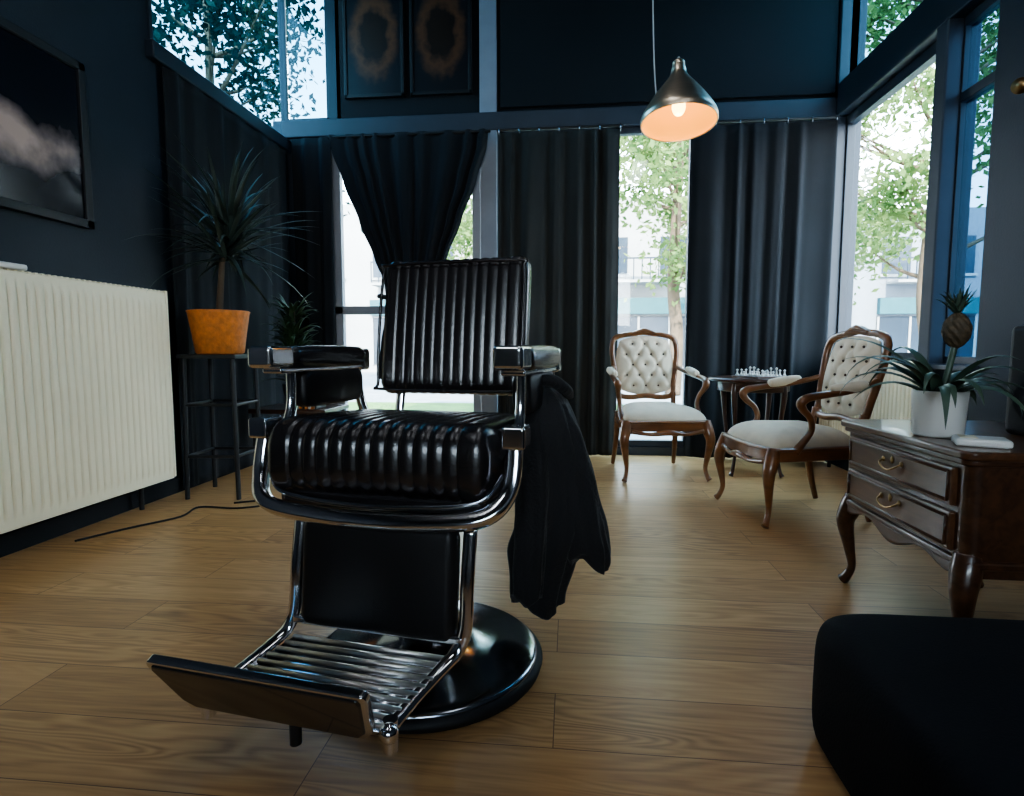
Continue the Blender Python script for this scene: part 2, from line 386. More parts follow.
c=E('tied_curtain')
def wf(v):
    k=[(0,-1.96,-.66),(.06,-1.94,-.67),(.2,-1.84,-.76),(.35,-1.72,-.88),(.5,-1.60,-1.0),(.6,-1.52,-1.10),(.7,-1.50,-1.12),(.85,-1.56,-1.06),(1,-1.6,-1.0)]
    for i in range(len(k)-1):
        if v<=k[i+1][0]:
            t=(v-k[i][0])/(k[i+1][0]-k[i][0]); t=t*t*(3-2*t)*.5+t*.5
            return (k[i][1]+(k[i+1][1]-k[i][1])*t,k[i][2]+(k[i+1][2]-k[i][2])*t)
    return k[-1][1:]
curtain('cloth',0,0,.62,2.60,m_curt,c,at=YB-.10,folds=8,amp=.024,widthf=wf,seed=1)
sweep('tieback',[(-1.53,YB-.16,1.30),(-1.3,YB-.18,1.25),(-1.09,YB-.16,1.30),(-1.09,YB-.05,1.30),(-1.53,YB-.05,1.30)],.018,m_curt,c,closed=True)
cyl('rod',(-1.97,YB-.10,2.585),(-.64,YB-.10,2.585),.012,m_blackmetal,c)
for nm,x0,x1,mt,sd,fo in (('curtain',-.57,.37,m_curt2,2,6),('curtain',.91,1.95,m_curt,3,6)):
    c=E(nm)
    curtain('cloth',x0,x1,.015,2.56,mt,c,at=YB-.11,folds=fo,amp=.026,seed=sd)
    cyl('rod',(x0-.02,YB-.11,2.585),(x1+.02,YB-.11,2.585),.011,m_blackmetal,c)
    for i in range(fo+1):
        x=x0+(x1-x0)*i/fo
        sweep('ring_%d'%i,[(x,YB-.11+.02*math.cos(a),2.575+.026*math.sin(a)) for a in [k*pi/4 for k in range(8)]],.003,m_chrome_d,c,closed=True,sub=2,seg=6)

def ringmat():
    m=bpy.data.materials.new('ring_painting'); m.use_nodes=True; nt=m.node_tree; b=nt.nodes['Principled BSDF']; L=nt.links
    tc=nt.nodes.new('ShaderNodeTexCoord'); mp=nt.nodes.new('ShaderNodeMapping'); mp.inputs['Scale'].default_value=(1.35,1,.8)
    L.new(tc.outputs['Object'],mp.inputs[0])
    n=nt.nodes.new('ShaderNodeTexNoise'); n.inputs['Scale'].default_value=14; n.inputs['Detail'].default_value=6; L.new(tc.outputs['Object'],n.inputs['Vector'])
    sb=nt.nodes.new('ShaderNodeVectorMath'); sb.operation='SUBTRACT'; sb.inputs[1].default_value=(.5,.5,.5); L.new(n.outputs['Color'],sb.inputs[0])
    sc=nt.nodes.new('ShaderNodeVectorMath'); sc.operation='SCALE'; sc.inputs['Scale'].default_value=.16; L.new(sb.outputs[0],sc.inputs[0])
    ad=nt.nodes.new('ShaderNodeVectorMath'); ad.operation='ADD'; L.new(mp.outputs[0],ad.inputs[0]); L.new(sc.outputs[0],ad.inputs[1])
    sx=nt.nodes.new('ShaderNodeSeparateXYZ'); L.new(ad.outputs[0],sx.inputs[0])
    cb=nt.nodes.new('ShaderNodeCombineXYZ'); L.new(sx.outputs[0],cb.inputs[0]); L.new(sx.outputs[2],cb.inputs[2])
    ln=nt.nodes.new('ShaderNodeVectorMath'); ln.operation='LENGTH'; L.new(cb.outputs[0],ln.inputs[0])
    r=nt.nodes.new('ShaderNodeValToRGB'); L.new(ln.outputs['Value'],r.inputs[0])
    r.color_ramp.elements[0].position=.10; r.color_ramp.elements[0].color=(.02,.010,.006,1)
    r.color_ramp.elements[1].position=.30; r.color_ramp.elements[1].color=(.005,.006,.009,1)
    e=r.color_ramp.elements.new(.20); e.color=(.10,.042,.020,1)
    e=r.color_ramp.elements.new(.14); e.color=(.012,.007,.006,1)
    L.new(r.outputs[0],b.inputs['Base Color']); b.inputs['Roughness'].default_value=.4
    return m
m_ring=ringmat()
for x0,x1 in ((-1.85,-1.35),(-1.30,-.80)):
    p=E('ring_painting'); 
    box('canvas',(x0+.01,YB-.03,2.93),(x1-.01,YB-.006,3.83),m_ring,p)
    for n_,a,b_ in (('frame_l',(x0,YB-.04,2.91),(x0+.025,YB-.002,3.85)),('frame_r',(x1-.025,YB-.04,2.91),(x1,YB-.002,3.85)),('frame_b',(x0,YB-.04,2.91),(x1,YB-.002,2.935)),('frame_t',(x0,YB-.04,3.825),(x1,YB-.002,3.85))):
        box(n_,a,b_,m_blackmetal,p,bev=.003)

p=E('framed_picture')
def picmat():
    m=bpy.data.materials.new('smoke_picture'); m.use_nodes=True; nt=m.node_tree; b=nt.nodes['Principled BSDF']; L=nt.links
    tc=nt.nodes.new('ShaderNodeTexCoord'); mp=nt.nodes.new('ShaderNodeMapping'); L.new(tc.outputs['Object'],mp.inputs[0])
    mp.inputs['Scale'].default_value=(1,1.0,2.9); mp.inputs['Location'].default_value=(0,-.12,.24)
    gr=nt.nodes.new('ShaderNodeTexGradient'); gr.gradient_type='SPHERICAL'
    n=nt.nodes.new('ShaderNodeTexNoise'); n.inputs['Scale'].default_value=5; n.inputs['Detail'].default_value=7
    L.new(tc.outputs['Object'],n.inputs['Vector'])
    mixv=nt.nodes.new('ShaderNodeMixRGB'); mixv.blend_type='ADD'; mixv.inputs[0].default_value=.75
    L.new(mp.outputs[0],mixv.inputs[1]); 
    sb=nt.nodes.new('ShaderNodeVectorMath'); sb.operation='SUBTRACT'; sb.inputs[1].default_value=(.5,.5,.5); L.new(n.outputs['Color'],sb.inputs[0]); L.new(sb.outputs[0],mixv.inputs[2])
    sc=nt.nodes.new('ShaderNodeVectorMath'); sc.operation='SCALE'; sc.inputs['Scale'].default_value=2.0; L.new(mixv.outputs[0],sc.inputs[0])
    L.new(sc.outputs[0],gr.inputs[0])
    r=nt.nodes.new('ShaderNodeValToRGB'); L.new(gr.outputs['Fac'],r.inputs[0])
    r.color_ramp.elements[0].position=.12; r.color_ramp.elements[0].color=(.006,.008,.014,1)
    r.color_ramp.elements[1].position=.75; r.color_ramp.elements[1].color=(.52,.38,.33,1)
    e=r.color_ramp.elements.new(.4); e.color=(.17,.13,.13,1)
    L.new(r.outputs[0],b.inputs['Base Color']); b.inputs['Roughness'].default_value=.2
    return m
box('print',(XL+.012,1.55,1.50),(XL+.022,2.62,2.22),picmat(),p)
for n_,a,b_ in (('frame_t',(XL,1.5,2.2),(XL+.035,2.66,2.24)),('frame_b',(XL,1.5,1.46),(XL+.035,2.66,1.50)),('frame_r',(XL,2.62,1.46),(XL+.035,2.66,2.24)),('frame_l',(XL,1.5,1.46),(XL+.035,1.54,2.24))):
    box(n_,a,b_,m_blackmetal,p,bev=.004)

def radiator(name,x,ysgn,y0,y1,z0,z1,dep=.12,pitch=.04,gd=.010):
    r=E(name)
    n=int((y1-y0)/pitch); K=10
    def f(u,v):
        y=y0+.012+(y1-y0-.024)*u
        ph=(u*n)%1
        d=gd*min(1,max(0,math.sin(pi*ph)*2.2-.35))
        z=z0+.006+(z1-z0-.012)*v
        e=min(v,1-v)
        if e<.035: d=gd*.6*max(0,e/.035)*.3
        elif e<.06: d*=(e-.035)/.025
        return (x+ysgn*(dep+d),y,z)
    surf('ribbed_sheet',n*K+1,60,f,m_rad,r)
    box('core',(x+ysgn*.05,y0,z0),(x+ysgn*(dep-.002),y1,z1),m_rad,r,bev=.008)
    box('side_panel_1',(x+ysgn*.04,y0-.004,z0+.01),(x+ysgn*(dep+.006),y0+.014,z1+.006),m_rad,r,bev=.004)
    box('side_panel_2',(x+ysgn*.04,y1-.014,z0+.01),(x+ysgn*(dep+.006),y1+.004,z1+.006),m_rad,r,bev=.004)
    k=int((y1-y0)/.03)
    for i in range(k):
        yy=y0+.02+(y1-y0-.04)*i/k
        box('grille_%d'%i,(x+ysgn*.055,yy,z1),(x+ysgn*(dep-.005),yy+.012,z1+.005),m_rad,r)
    for yy in (y0+.2,y1-.2):
        box('bracket_%d'%int(yy*10),(x,yy,z0+.1),(x+ysgn*.06,yy+.04,z1-.1),m_rad,r)
    cyl('pipe',(x+ysgn*.07,y1-.12,0),(x+ysgn*.07,y1-.12,z0+.02),.012,m_blackmetal,r)
    return r
radiator('radiator',XL,1,1.15,2.94,.15,1.18,dep=.185)
radiator('radiator',XR-.015,-1,3.35,4.5,.16,.80,dep=.10)
box('radiator_shelf',(XL+.03,1.7,1.186),(XL+.19,2.14,1.21),m_whitep,None,bev=.008)
ws=E('wall_spotlight',(XR,2.74,1.96))
lathe('plate',[(.001,0),(.035,0),(.035,.012),(.001,.014)],m_brass,ws,rot=(0,-pi/2,0),seg=24)
sweep('arm',[(-.01,0,0),(-.06,0,-.01),(-.09,-.02,.02)],.007,m_brass,ws)
sweep('head',[(-.07,-.01,.03),(-.10,-.03,.02),(-.15,-.07,.0)],[.016,.022,.032],m_brass,ws,seg=20)

# ---------------------------------------------------------------- BARBER CHAIR
bc=E('barber_chair',(-.39,1.50,0),-9)
lathe('base_disc',[(.001,.0),(.30,0),(.318,.006),(.322,.02),(.312,.032),(.30,.036)],m_rubber,bc,seg=72)
lathe('base_dome',[(.308,.03),(.303,.040),(.285,.046),(.24,.052),(.19,.062),(.14,.08),(.105,.105),(.088,.14),(.082,.18),(.08,.26)],m_chrome_d,bc,seg=72,sub=4)
cyl('column_lower',(0,0,.20),(0,0,.34),.075,m_chrome,bc,seg=40)
cyl('column_upper',(0,0,.33),(0,0,.46),.05,m_chrome,bc,seg=40)
lathe('collar',[(.078,.33),(.088,.335),(.088,.35),(.05,.36)],m_chrome,bc)
u_=bpy.data.objects.new('seat_assembly',None); COL.objects.link(u_); u_.parent=bc; u_.location=(-.035,.045,.012)
box('undercarriage',(-.2,-.2,.43),(.2,.22,.475),m_blackmetal,u_,bev=.01)
sweep('pump_lever',[(-.03,.06,.30),(-.05,.2,.27),(-.07,.27,.22),(-.08,.30,.2)],[.012,.012,.011,.016],m_chrome,bc)
ribbed('seat_cushion',.58,.56,.178,m_leather,u_,12,.036,gd=.006,Rx=.035,Rp=.06,loc=(0,-.01,.582),rot=(math.radians(-3),0,0),crown=.012)
box('seat_base',(-.27,-.26,.465),(.27,.26,.52),m_leather,u_,bev=.02)
ribbed('back_cushion',.50,.45,.090,m_leather,u_,11,.034,gd=.0038,Rx=.035,Rp=.035,loc=(-.015,.33,.932),rot=(math.radians(90-9),0,0),crown=.008)
sweep('back_piping',[( x-.015,y-.03,z-.018) for x,y,z in [( -.215,.335,1.155),(.215,.335,1.155),(.24,.33,1.13),(.245,.30,.95),(.24,.275,.77),(.215,.27,.745),(-.215,.27,.745),(-.24,.275,.77),(-.245,.30,.95),(-.24,.33,1.13)]],.005,m_leather,u_,closed=True)
box('back_shell',(-.24,.355,.74),(.21,.38,1.12),m_blackmetal,u_,bev=.012,rot=(math.radians(-9),0,0))
for s in (-1,1):
    sweep('back_bracket_%d'%s,[(s*.2,.27,.50),(s*.21,.30,.62),(s*.205,.325,.76),(s*.20,.36,.9)],.016,m_chrome,u_,flat=(1,.6))
    xa=s*.322
    ribbed('arm_pad_%d'%s,.075,.38,.06,m_leather,u_,0,.03,Rx=.02,Rp=.025,loc=(xa,.04,.834),crown=.004)
    box('arm_front_block_%d'%s,(xa-.036,-.25,.810),(xa+.036,-.15,.866),m_chrome,u_,bev=.012)
    box('arm_rail_%d'%s,(xa-.030,-.2,.795),(xa+.030,.22,.810),m_chrome,u_,bev=.006)
    ribbed('arm_side_pad_%d'%s,.05,.32,.10,m_leather_m,u_,0,.03,Rx=.015,Rp=.03,loc=(xa-s*.005,.06,.748),crown=.004)
    box('arm_rear_block_%d'%s,(xa-.035,.21,.79),(xa+.035,.255,.86),m_chrome,u_,bev=.01)
    sweep('arm_post_%d'%s,[(xa,-.12,.80),(xa-s*.0,-.12,.72),(xa-s*.0,-.14,.66),(xa-s*.0,-.17,.62)],.013,m_chrome,u_,flat=(1,1.3),up=(0,1,0))
    sweep('arm_rear_post_%d'%s,[(xa,.22,.82),(xa,.24,.70),(xa-s*.04,.25,.58),(xa-s*.09,.22,.50)],.016,m_chrome,u_)
    box('frame_end_block_%d'%s,(s*.334-.028,-.25,.632),(s*.334+.028,-.18,.684),m_chrome,u_,bev=.008)
    sweep('side_rail_%d'%s,[(xa-s*.005,-.22,.60),(xa-s*.01,-.1,.56),(xa-s*.02,.1,.53),(xa-s*.07,.24,.51)],.014,m_chrome,u_,flat=(1,1.4))
U=[(-.330,-.21,.665),(-.334,-.225,.60),(-.328,-.245,.54),(-.30,-.28,.497),(-.24,-.30,.476),(-.1,-.312,.466),(0,-.314,.464),(.1,-.312,.466),(.24,-.30,.476),(.30,-.28,.497),(.328,-.245,.54),(.334,-.225,.60),(.330,-.21,.665)]
sweep('front_frame',U,.019,m_chrome,u_,flat=(1.0,1.0),sq=.6,seg=12)
sweep('front_frame_inner',[(x*.93,y+.02,z+.030) for x,y,z in U[2:-2]],.007,m_chrome_d,u_)
lr=bpy.data.objects.new('leg_rest',None); COL.objects.link(lr); lr.parent=bc; lr.location=(-.02,.04,0)
ribbed('calf_pad',.40,.26,.05,m_leather_m,lr,0,.03,Rx=.025,Rp=.022,loc=(0.0,-.275,.335),rot=(math.radians(84),0,0),crown=.006)
DX=-.075
for s in (-1,1):
    sweep('leg_bar_%d'%s,[(s*.222,-.25,.46),(s*.222,-.275,.34),(s*.221,-.29,.24),(s*.219+DX*.2,-.305,.19),(s*.216+DX*.5,-.35,.165),(s*.214+DX*.8,-.42,.145),(s*.212+DX,-.50,.130)],.013,m_chrome,lr,flat=(.8,1.3),up=(1,0,0))
box('cross_bar',(-.22,-.305,.205),(.22,-.285,.225),m_chrome,lr,bev=.006)
def plate(u,v):
    x=(-.21+.42*u); y=-.30-.215*v
    return (x+DX*min(1,max(0,v*1.1)),y,.172-.045*v)
surf('step_plate',6,8,plate,m_chrome_d,lr,solid=.008)
for i in range(10):
    v=(i+.5)/10; y=-.30-.215*v; d=DX*min(1,v*1.1); z=.172-.045*v+.006
    sweep('step_rib_%d'%i,[(-.207+d,y,z),(.207+d,y,z)],.0058,m_chrome_b,lr,sub=1,seg=8)
def flap(yo,mat,nm,sc=1,th=.02,zz=0):
    b0=V((DX-.02,-.515,.132)); up=V((0,-.42,.907)).normalized()
    out=[]
    for x,h in ((-.195,0),(-.222,.02),(-.262,.122),(-.256,.136),(.226,.136),(.232,.122),(.218,.02),(.20,0)):
        out.append((x*(sc),.068+(h-.068)*(sc-.06 if sc<1 else 1)))
    nn=V((0,-.907,-.42)); vs=[];m=len(out)
    for d in (0,th):
        for x,h in out: vs.append(b0+V((x,0,0))+up*h+nn*(yo+d))
    fs=[tuple(range(m)),tuple(range(m,2*m))]+[(i,(i+1)%m,m+(i+1)%m,m+i) for i in range(m)]
    o=mk(nm,vs,fs,mat,lr); bb=o.modifiers.new('b','BEVEL'); bb.width=.006; bb.segments=3; bb.harden_normals=True
flap(0,m_chrome,'toe_plate',1,.022)
flap(.016,m_toe,'toe_plate_face',.95,.010)
for s in (-1,1):
    ball('hinge_knob_%d'%s,(s*.222+DX,-.52,.135),.02,m_chrome,lr)
    cyl('hinge_barrel_%d'%s,(s*.215+DX,-.50,.085),(s*.215+DX,-.50,.15),.015,m_chrome,lr)
cyl('foot_stub',(DX,-.50,.06),(DX,-.50,.13),.012,m_blackmetal,lr)

jk=E('jacket',(-.035,1.60,0),-10)
def loft(name,levels,mat,parent,seg=64,nf=7,famp=.16,seed=0,hem=.02):
    rr=random.Random(seed); ph=[rr.uniform(0,6.28) for _ in range(5)]
    L=catmull(levels,8); 
    def f(u,v):
        x,y,z,a,b=L[min(len(L)-1,int(round(u*(len(L)-1))))]
        th=2*pi*v
        k=1+famp*(.3+.7*u)*(math.sin(nf*th+ph[0]+2*u)*.6+.4*math.sin((nf*2-1)*th+ph[1]-3*u))+.05*math.sin(9*u+ph[3]+2*th)+.03*math.sin(30*u+ph[2]+2*th)*math.sin(3*th+ph[1])
        zz=z+hem*u**3*math.sin(2*th+ph[2])+.010*math.sin(22*u+ph[4]+3*th)*u
        return (x+a*k*math.cos(th),y+b*k*math.sin(th),zz)
    return surf(name,len(L),seg,f,mat,parent,cv=True,caps=True)
loft('body',[(-.045,.02,.78,.025,.05),(-.04,.02,.75,.045,.08),(-.02,.0,.67,.07,.085),(-.01,0,.55,.09,.075),(-.01,0,.42,.095,.07),(-.035,0,.30,.095,.065),(-.055,0,.20,.08,.05),(-.06,0,.13,.075,.04)],m_jacket,jk,seed=2)
loft('front_flap',[(.0,-.02,.72,.03,.03),(.02,-.02,.64,.05,.045),(.04,-.01,.52,.07,.05),(.06,0,.40,.078,.05),(.08,0,.31,.072,.04),(.09,0,.26,.055,.03)],m_jacket,jk,seed=5,nf=5)
loft('sleeve',[(-.06,-.05,.75,.03,.03),(-.06,-.07,.62,.045,.04),(-.055,-.075,.45,.05,.04),(-.06,-.07,.30,.045,.035),(-.07,-.06,.17,.04,.032)],m_jacket,jk,seed=9,nf=4,hem=.008)
sweep('collar',[(-.08,-.03,.75),(-.06,-.06,.775),(-.01,-.05,.785),(.025,-.02,.76),(.03,.03,.735)],[.012,.02,.022,.02,.012],m_jacket,jk,flat=(1,.7))

# ---------------------------------------------------------------- LOUIS ARMCHAIRS
def tufted(name,hw,hh,mat,parent,loc,rot,k=.3,bulge=.035):
    btn=[]
    rows=5
    for r in range(rows):
        zz=-.72+1.44*r/(rows-1)
        xs=[-.66,-.22,.22,.66] if r%2==1 else [-.44,0,.44]
        for x in xs: btn.append((x*hw*.98,zz*hh*.98))
    def hfun(x,z,s):
        y=bulge*(1-s**4)
        dm=0
        for bx,bz in btn:
            d2=(x-bx)**2+(z-bz)**2
            dm=max(dm,math.exp(-d2/(.020**2)))
        dx=.44*hw*.98;dz=.72*hh*.98
        a=(x/dx+z/dz)*1.0; b=(x/dx-z/dz)*1.0
        cr=lambda q:math.exp(-((q-round(q))/.09)**2)
        y-=.018*dm+.009*max(cr(a*.5+.5),cr(b*.5+.5))*(1-s**6)
        return y
    def f(u,v):
        a=2*u-1;b=2*v-1
        x=a*math.sqrt(1-k*b*b); z=b*math.sqrt(1-k*a*a)
        s=max(abs(a),abs(b))
        return (x*hw,-hfun(x*hw,z*hh,s),z*hh)
    o=surf(name,72,72,f,mat,parent,loc=loc,rot=rot)
    for i,(bx,bz) in enumerate(btn):
        bl=ball(name+'_button_%d'%i,(bx,-bulge+.014,bz),.0075,m_dark_table,parent,seg=10); bl.location=loc; bl.rotation_euler=rot
    return o
def armchair(loc,rz,scale=1):
    c=E('upholstered_armchair',loc,rz); c.scale=(scale,)*3
    key=[(0,-.285),(.16,-.275),(.275,-.245),(.285,-.18),(.26,0),(.235,.2),(.21,.245),(0,.255),(-.21,.245),(-.235,.2),(-.26,0),(-.285,-.18),(-.275,-.245),(-.16,-.275)]
    out=catmull(key,5,True)
    prism('seat_rail',out,.335,.405,m_wood,c,bev=.012)
    dome('seat_cushion',[(x*.95,y*.95) for x,y in out],.40,.50,m_cream,c,p=3.5)
    lip=[(x*1.0,y*1.0,.395) for x,y in key]; sweep('seat_moulding',lip,.009,m_wood,c,closed=True)
    sweep('apron_curve',[(-.24,-.262,.335),(-.12,-.282,.318),(0,-.29,.33),(.12,-.282,.318),(.24,-.262,.335)],[.016,.012,.02,.012,.016],m_wood,c)
    for s in (-1,1):
        sweep('front_leg_%d'%s,[(s*.262,-.235,.40),(s*.272,-.25,.34),(s*.285,-.268,.27),(s*.272,-.258,.17),(s*.262,-.25,.09),(s*.272,-.264,.035),(s*.283,-.278,.012)],[.03,.036,.030,.020,.014,.015,.019],m_wood,c,seg=12)
        sweep('back_leg_%d'%s,[(s*.215,.235,.42),(s*.217,.24,.33),(s*.222,.26,.18),(s*.232,.31,.012)],[.024,.024,.019,.015],m_wood,c,seg=10)
        sweep('back_stile_%d'%s,[(s*.205,.24,.38),(s*.20,.25,.46),(s*.205,.27,.56)],[.024,.018,.02],m_wood,c)
        sweep('arm_%d'%s,[(s*.235,.315,.74),(s*.262,.24,.715),(s*.29,.12,.69),(s*.305,0,.675),(s*.305,-.09,.66),(s*.30,-.125,.635),(s*.292,-.11,.60),(s*.278,-.06,.55),(s*.268,-.05,.49),(s*.268,-.09,.43),(s*.268,-.13,.38)],[.015,.016,.017,.018,.021,.024,.019,.016,.016,.018,.024],m_wood,c,seg=12)
        ribbed('arm_pad_%d'%s,.05,.20,.04,m_cream,c,0,.03,Rx=.02,Rp=.018,loc=(s*.288,.12,.708),rot=(math.radians(8),0,0),crown=.006)
    by=lambda z:.25+(z-.50)*.20
    bk=[(0,.525),(.12,.515),(.195,.535),(.212,.62),(.23,.74),(.243,.86),(.225,.945),(.15,.975),(.07,.985),(0,1.0)]
    full=bk+[(-x,z) for x,z in reversed(bk[1:-1])]
    sweep('back_frame',[(x,by(z)+.02,z) for x,z in full],[.02]*9+[.026]+[.02]*8,m_wood,c,closed=True,seg=12,sub=5)
    sweep('crest_carving',[(-.09,by(.99),.990),(-.04,by(1.)-.004,1.004),(0,by(1.01)-.005,1.012),(.04,by(1.)-.004,1.004),(.09,by(.99),.990)],[.006,.012,.016,.012,.006],m_wood,c)
    tilt=math.atan(.20)
    tufted('back_pad',.214,.222,m_cream,c,(0,by(.752)+.02,.752),(-tilt,0,0))
    surf('back_rear',20,20,lambda u,v:((2*u-1)*math.sqrt(1-.3*(2*v-1)**2)*.214,.012*(1-max(abs(2*u-1),abs(2*v-1))**4)+.006,(2*v-1)*math.sqrt(1-.3*(2*u-1)**2)*.222),m_cream,c,loc=(0,by(.752)+.02,.752),rot=(-tilt,0,0))
    return c
armchair((.60,4.03,0),8)
armchair((1.165,3.13,0),-80,.97)

st=E('round_side_table',(1.27,4.12,0),20)
lathe('top',[(.001,.645),(.27,.645),(.292,.652),(.30,.662),(.292,.672),(.28,.675),(.001,.675)],m_dark_table,st)
lathe('apron',[(.22,.58),(.235,.585),(.235,.648)],m_dark_table,st)
for k in range(4):
    a=k*pi/2+.4; ca,sa=math.cos(a),math.sin(a)
    sweep('leg_%d'%k,[(ca*r,sa*r,z) for r,z in ((.215,.64),(.225,.56),(.21,.4),(.19,.2),(.215,.05),(.235,.01))],[.022,.022,.016,.012,.012,.016],m_dark_table,st)
lathe('shelf',[(.001,.2),(.17,.2),(.18,.208),(.17,.216),(.001,.216)],m_dark_table,st)
cs=E('chess_set',(1.30,4.06,.675),22)
box('board',(-.13,-.13,.0),(.13,.13,.014),m_dark_table,cs,bev=.003)
rc=random.Random(4)
for i in range(7):
    for row,hh in ((0,.045),(1,.032),(4,.032),(6,.045)):
        if rc.random()<.25: continue
        x=-.107+i*.0357+rc.uniform(-.005,.005);y=-.107+row*.0357+rc.uniform(-.005,.005)
        h=hh*(1+.35*(i in(3,4) and hh>.04))
        lathe('piece_%d_%d'%(i,row),[(.001,0),(.012,0),(.012,.006),(.006,.012),(.004,h*.7),(.009,h*.78),(.007,h*.9),(.001,h)],m_glassy,cs,loc=(x,y,.014),seg=10)

# ---------------------------------------------------------------- DRESSER
dr=E('chest_of_drawers',(1.26,1.87,0),-90)
W,D=.66,.50
def rr(w,d,r,fr=.0):
    k=[]
    for cx,cy,a0 in ((w/2-r,-d/2+r,-90),(w/2-r,d/2-r,0),(-w/2+r,d/2-r,90),(-w/2+r,-d/2+r,180)):
        for i in range(6):
            a=math.radians(a0+i*18); k.append((cx+r*math.cos(a),cy+r*math.sin(a)))
    return k
prism('top',rr(W+.04,D+.03,.03),.588,.612,m_dres_t,dr,bev=.008)
prism('top_moulding',rr(W+.015,D+.01,.03),.572,.590,m_dres,dr,bev=.006)
prism('carcass',rr(W,D-.02,.03),.32,.575,m_dres,dr,bev=.004)
prism('base_moulding',rr(W+.02,D,.03),.302,.325,m_dres,dr,bev=.008)
for i,z in enumerate((.335,.455)):
    box('drawer_%d'%i,(-W/2+.05,-D/2-.004,z),(W/2-.05,-D/2+.03,z+.105),m_dres_t,dr,bev=.006)
    fr=[(-W/2+.065,-D/2-.006,z+.014),(W/2-.065,-D/2-.006,z+.014),(W/2-.065,-D/2-.006,z+.091),(-W/2+.065,-D/2-.006,z+.091)]
    for k in range(4): sweep('drawer_bead_%d_%d'%(i,k),[fr[k],fr[(k+1)%4]],.004,m_dres,dr,sub=1,seg=8)
    zc=z+.055
    sweep('pull_%d'%i,[(-.05,-D/2-.006,zc+.01),(-.045,-D/2-.02,zc),(-.02,-D/2-.024,zc-.012),(0,-D/2-.024,zc-.015),(.02,-D/2-.024,zc-.012),(.045,-D/2-.02,zc),(.05,-D/2-.006,zc+.01)],.003,m_brass,dr)
    for s in (-1,1): ball('rosette_%d_%d'%(i,s),(s*.05,-D/2-.006,zc+.01),.009,m_brass,dr,s=(1,.5,1),seg=12)
    ball('escutcheon_%d'%i,(0,-D/2-.006,zc+.015),.010,m_brass,dr,s=(.8,.4,1.3),seg=12)
def apr(u,v):
    x=-W/2+.03+(W-.06)*u
    bot=.305-(.045*(math.sin(pi*u*1)**.2)*(.55+.45*math.cos(4*pi*u)))
    return (x,-D/2+.012,.31+(bot-.31)*v)
surf('apron',50,6,apr,m_dres,dr,solid=.02)
box('side_apron_1',(-W/2+.005,-D/2+.04,.275),(-W/2+.022,D/2-.04,.31),m_dres,dr,bev=.004)
box('side_apron_2',(W/2-.022,-D/2+.04,.275),(W/2-.005,D/2-.04,.31),m_dres,dr,bev=.004)
for sx in (-1,1):
    for sy in (-1,1):
        x=sx*(W/2-.03);y=sy*(D/2-.035)
        sweep('leg_%d_%d'%(sx,sy),[(x,y,.33),(x+sx*.012,y+sy*.012,.28),(x+sx*.02,y+sy*.02,.23),(x+sx*.008,y+sy*.008,.14),(x,y,.07),(x+sx*.012,y+sy*.012,.025),(x+sx*.02,y+sy*.02,.01)],[.034,.036,.030,.019,.014,.017,.02],m_dres,dr,seg=12)

pp=E('potted_pineapple_plant',(1.095,1.81,.612))
lathe('pot',[(.001,0),(.058,0),(.064,.006),(.070,.13),(.070,.136),(.064,.136),(.060,.118),(.001,.115)],m_whitep,pp)
ball('soil',(0,0,.114),.059,m_soil,pp,s=(1,1,.12))
vs=[];fs=[]
rr_=random.Random(3)
for i in range(30):
    az=i*2.399; cx_=math.cos(az)
    add_blade(vs,fs,(.012*math.cos(az),.012*math.sin(az),.115),az,rr_.uniform(.45,1.15),rr_.uniform(.22,.36)*(.75 if cx_>.2 else 1),.032,rr_.uniform(1.4,2.8),n=12)
mk('leaves',vs,fs,m_leaf2,pp)
sweep('stalk',[(0,0,.10),(.015,-.002,.18),(.03,-.004,.27)],.009,m_leaf2,pp)
def fr_(u,v):
    a=2*pi*v; t=min(.995,max(.005,u)); r=.034*math.sin(pi*t)**.5*(1+.10*math.sin(9*a+u*22)*1)
    return (.032+r*math.cos(a),-.005+r*math.sin(a),.26+.105*u)
surf('fruit',24,48,fr_,m_pine,pp,cv=True)
vs=[];fs=[]
for i in range(26):
    az=i*2.399; add_blade(vs,fs,(.032,-.005,.358),az,rr_.uniform(.8,1.5),rr_.uniform(.06,.10),.013,rr_.uniform(-.2,.9),n=6)
mk('crown',vs,fs,m_leaf2,pp)
hb=E('card_reader',(1.10,1.635,.612),65)
box('body',(-.045,-.06,.0),(.045,.06,.022),m_whitep,hb,bev=.008)
box('screen',(-.03,.01,.019),(.03,.048,.0235),m_rad,hb,bev=.001)
sp=E('loudspeaker',(1.42,1.80,.612),-75)
box('cabinet',(-.10,-.08,0),(.10,.08,.33),m_blackmetal,sp,bev=.02)
lathe('woofer',[(.07,0),(.065,.008),(.055,.0),(.02,-.012),(.001,-.005)],m_rubber,sp,loc=(0,-.08,.11),rot=(pi/2,0,0))
lathe('tweeter',[(.035,0),(.03,.006),(.015,.0),(.001,.008)],m_rubber,sp,loc=(0,-.08,.25),rot=(pi/2,0,0))

# ---------------------------------------------------------------- POUF
pf=E('pouf',(0,0,0))
kk=catmull([(.94,0.0),(.985,.02),(1,.07),(1.0,.17),(.995,.225),(.975,.26),(.93,.28),(.85,.288),(.6,.294),(.3,.297),(.01,.298)],3)
def pou(u,v):
    a=2*pi*v; e=.22
    ca,sa=math.cos(a),math.sin(a)
    sx=math.copysign(abs(ca)**e,ca); sy=math.copysign(abs(sa)**e,sa)
    q,z=kk[min(30,int(round(u*30)))]
    return (.925+.39*sx*q,.965+.365*sy*q,z)
surf('body',31,96,pou,m_pouf,pf,cv=True)

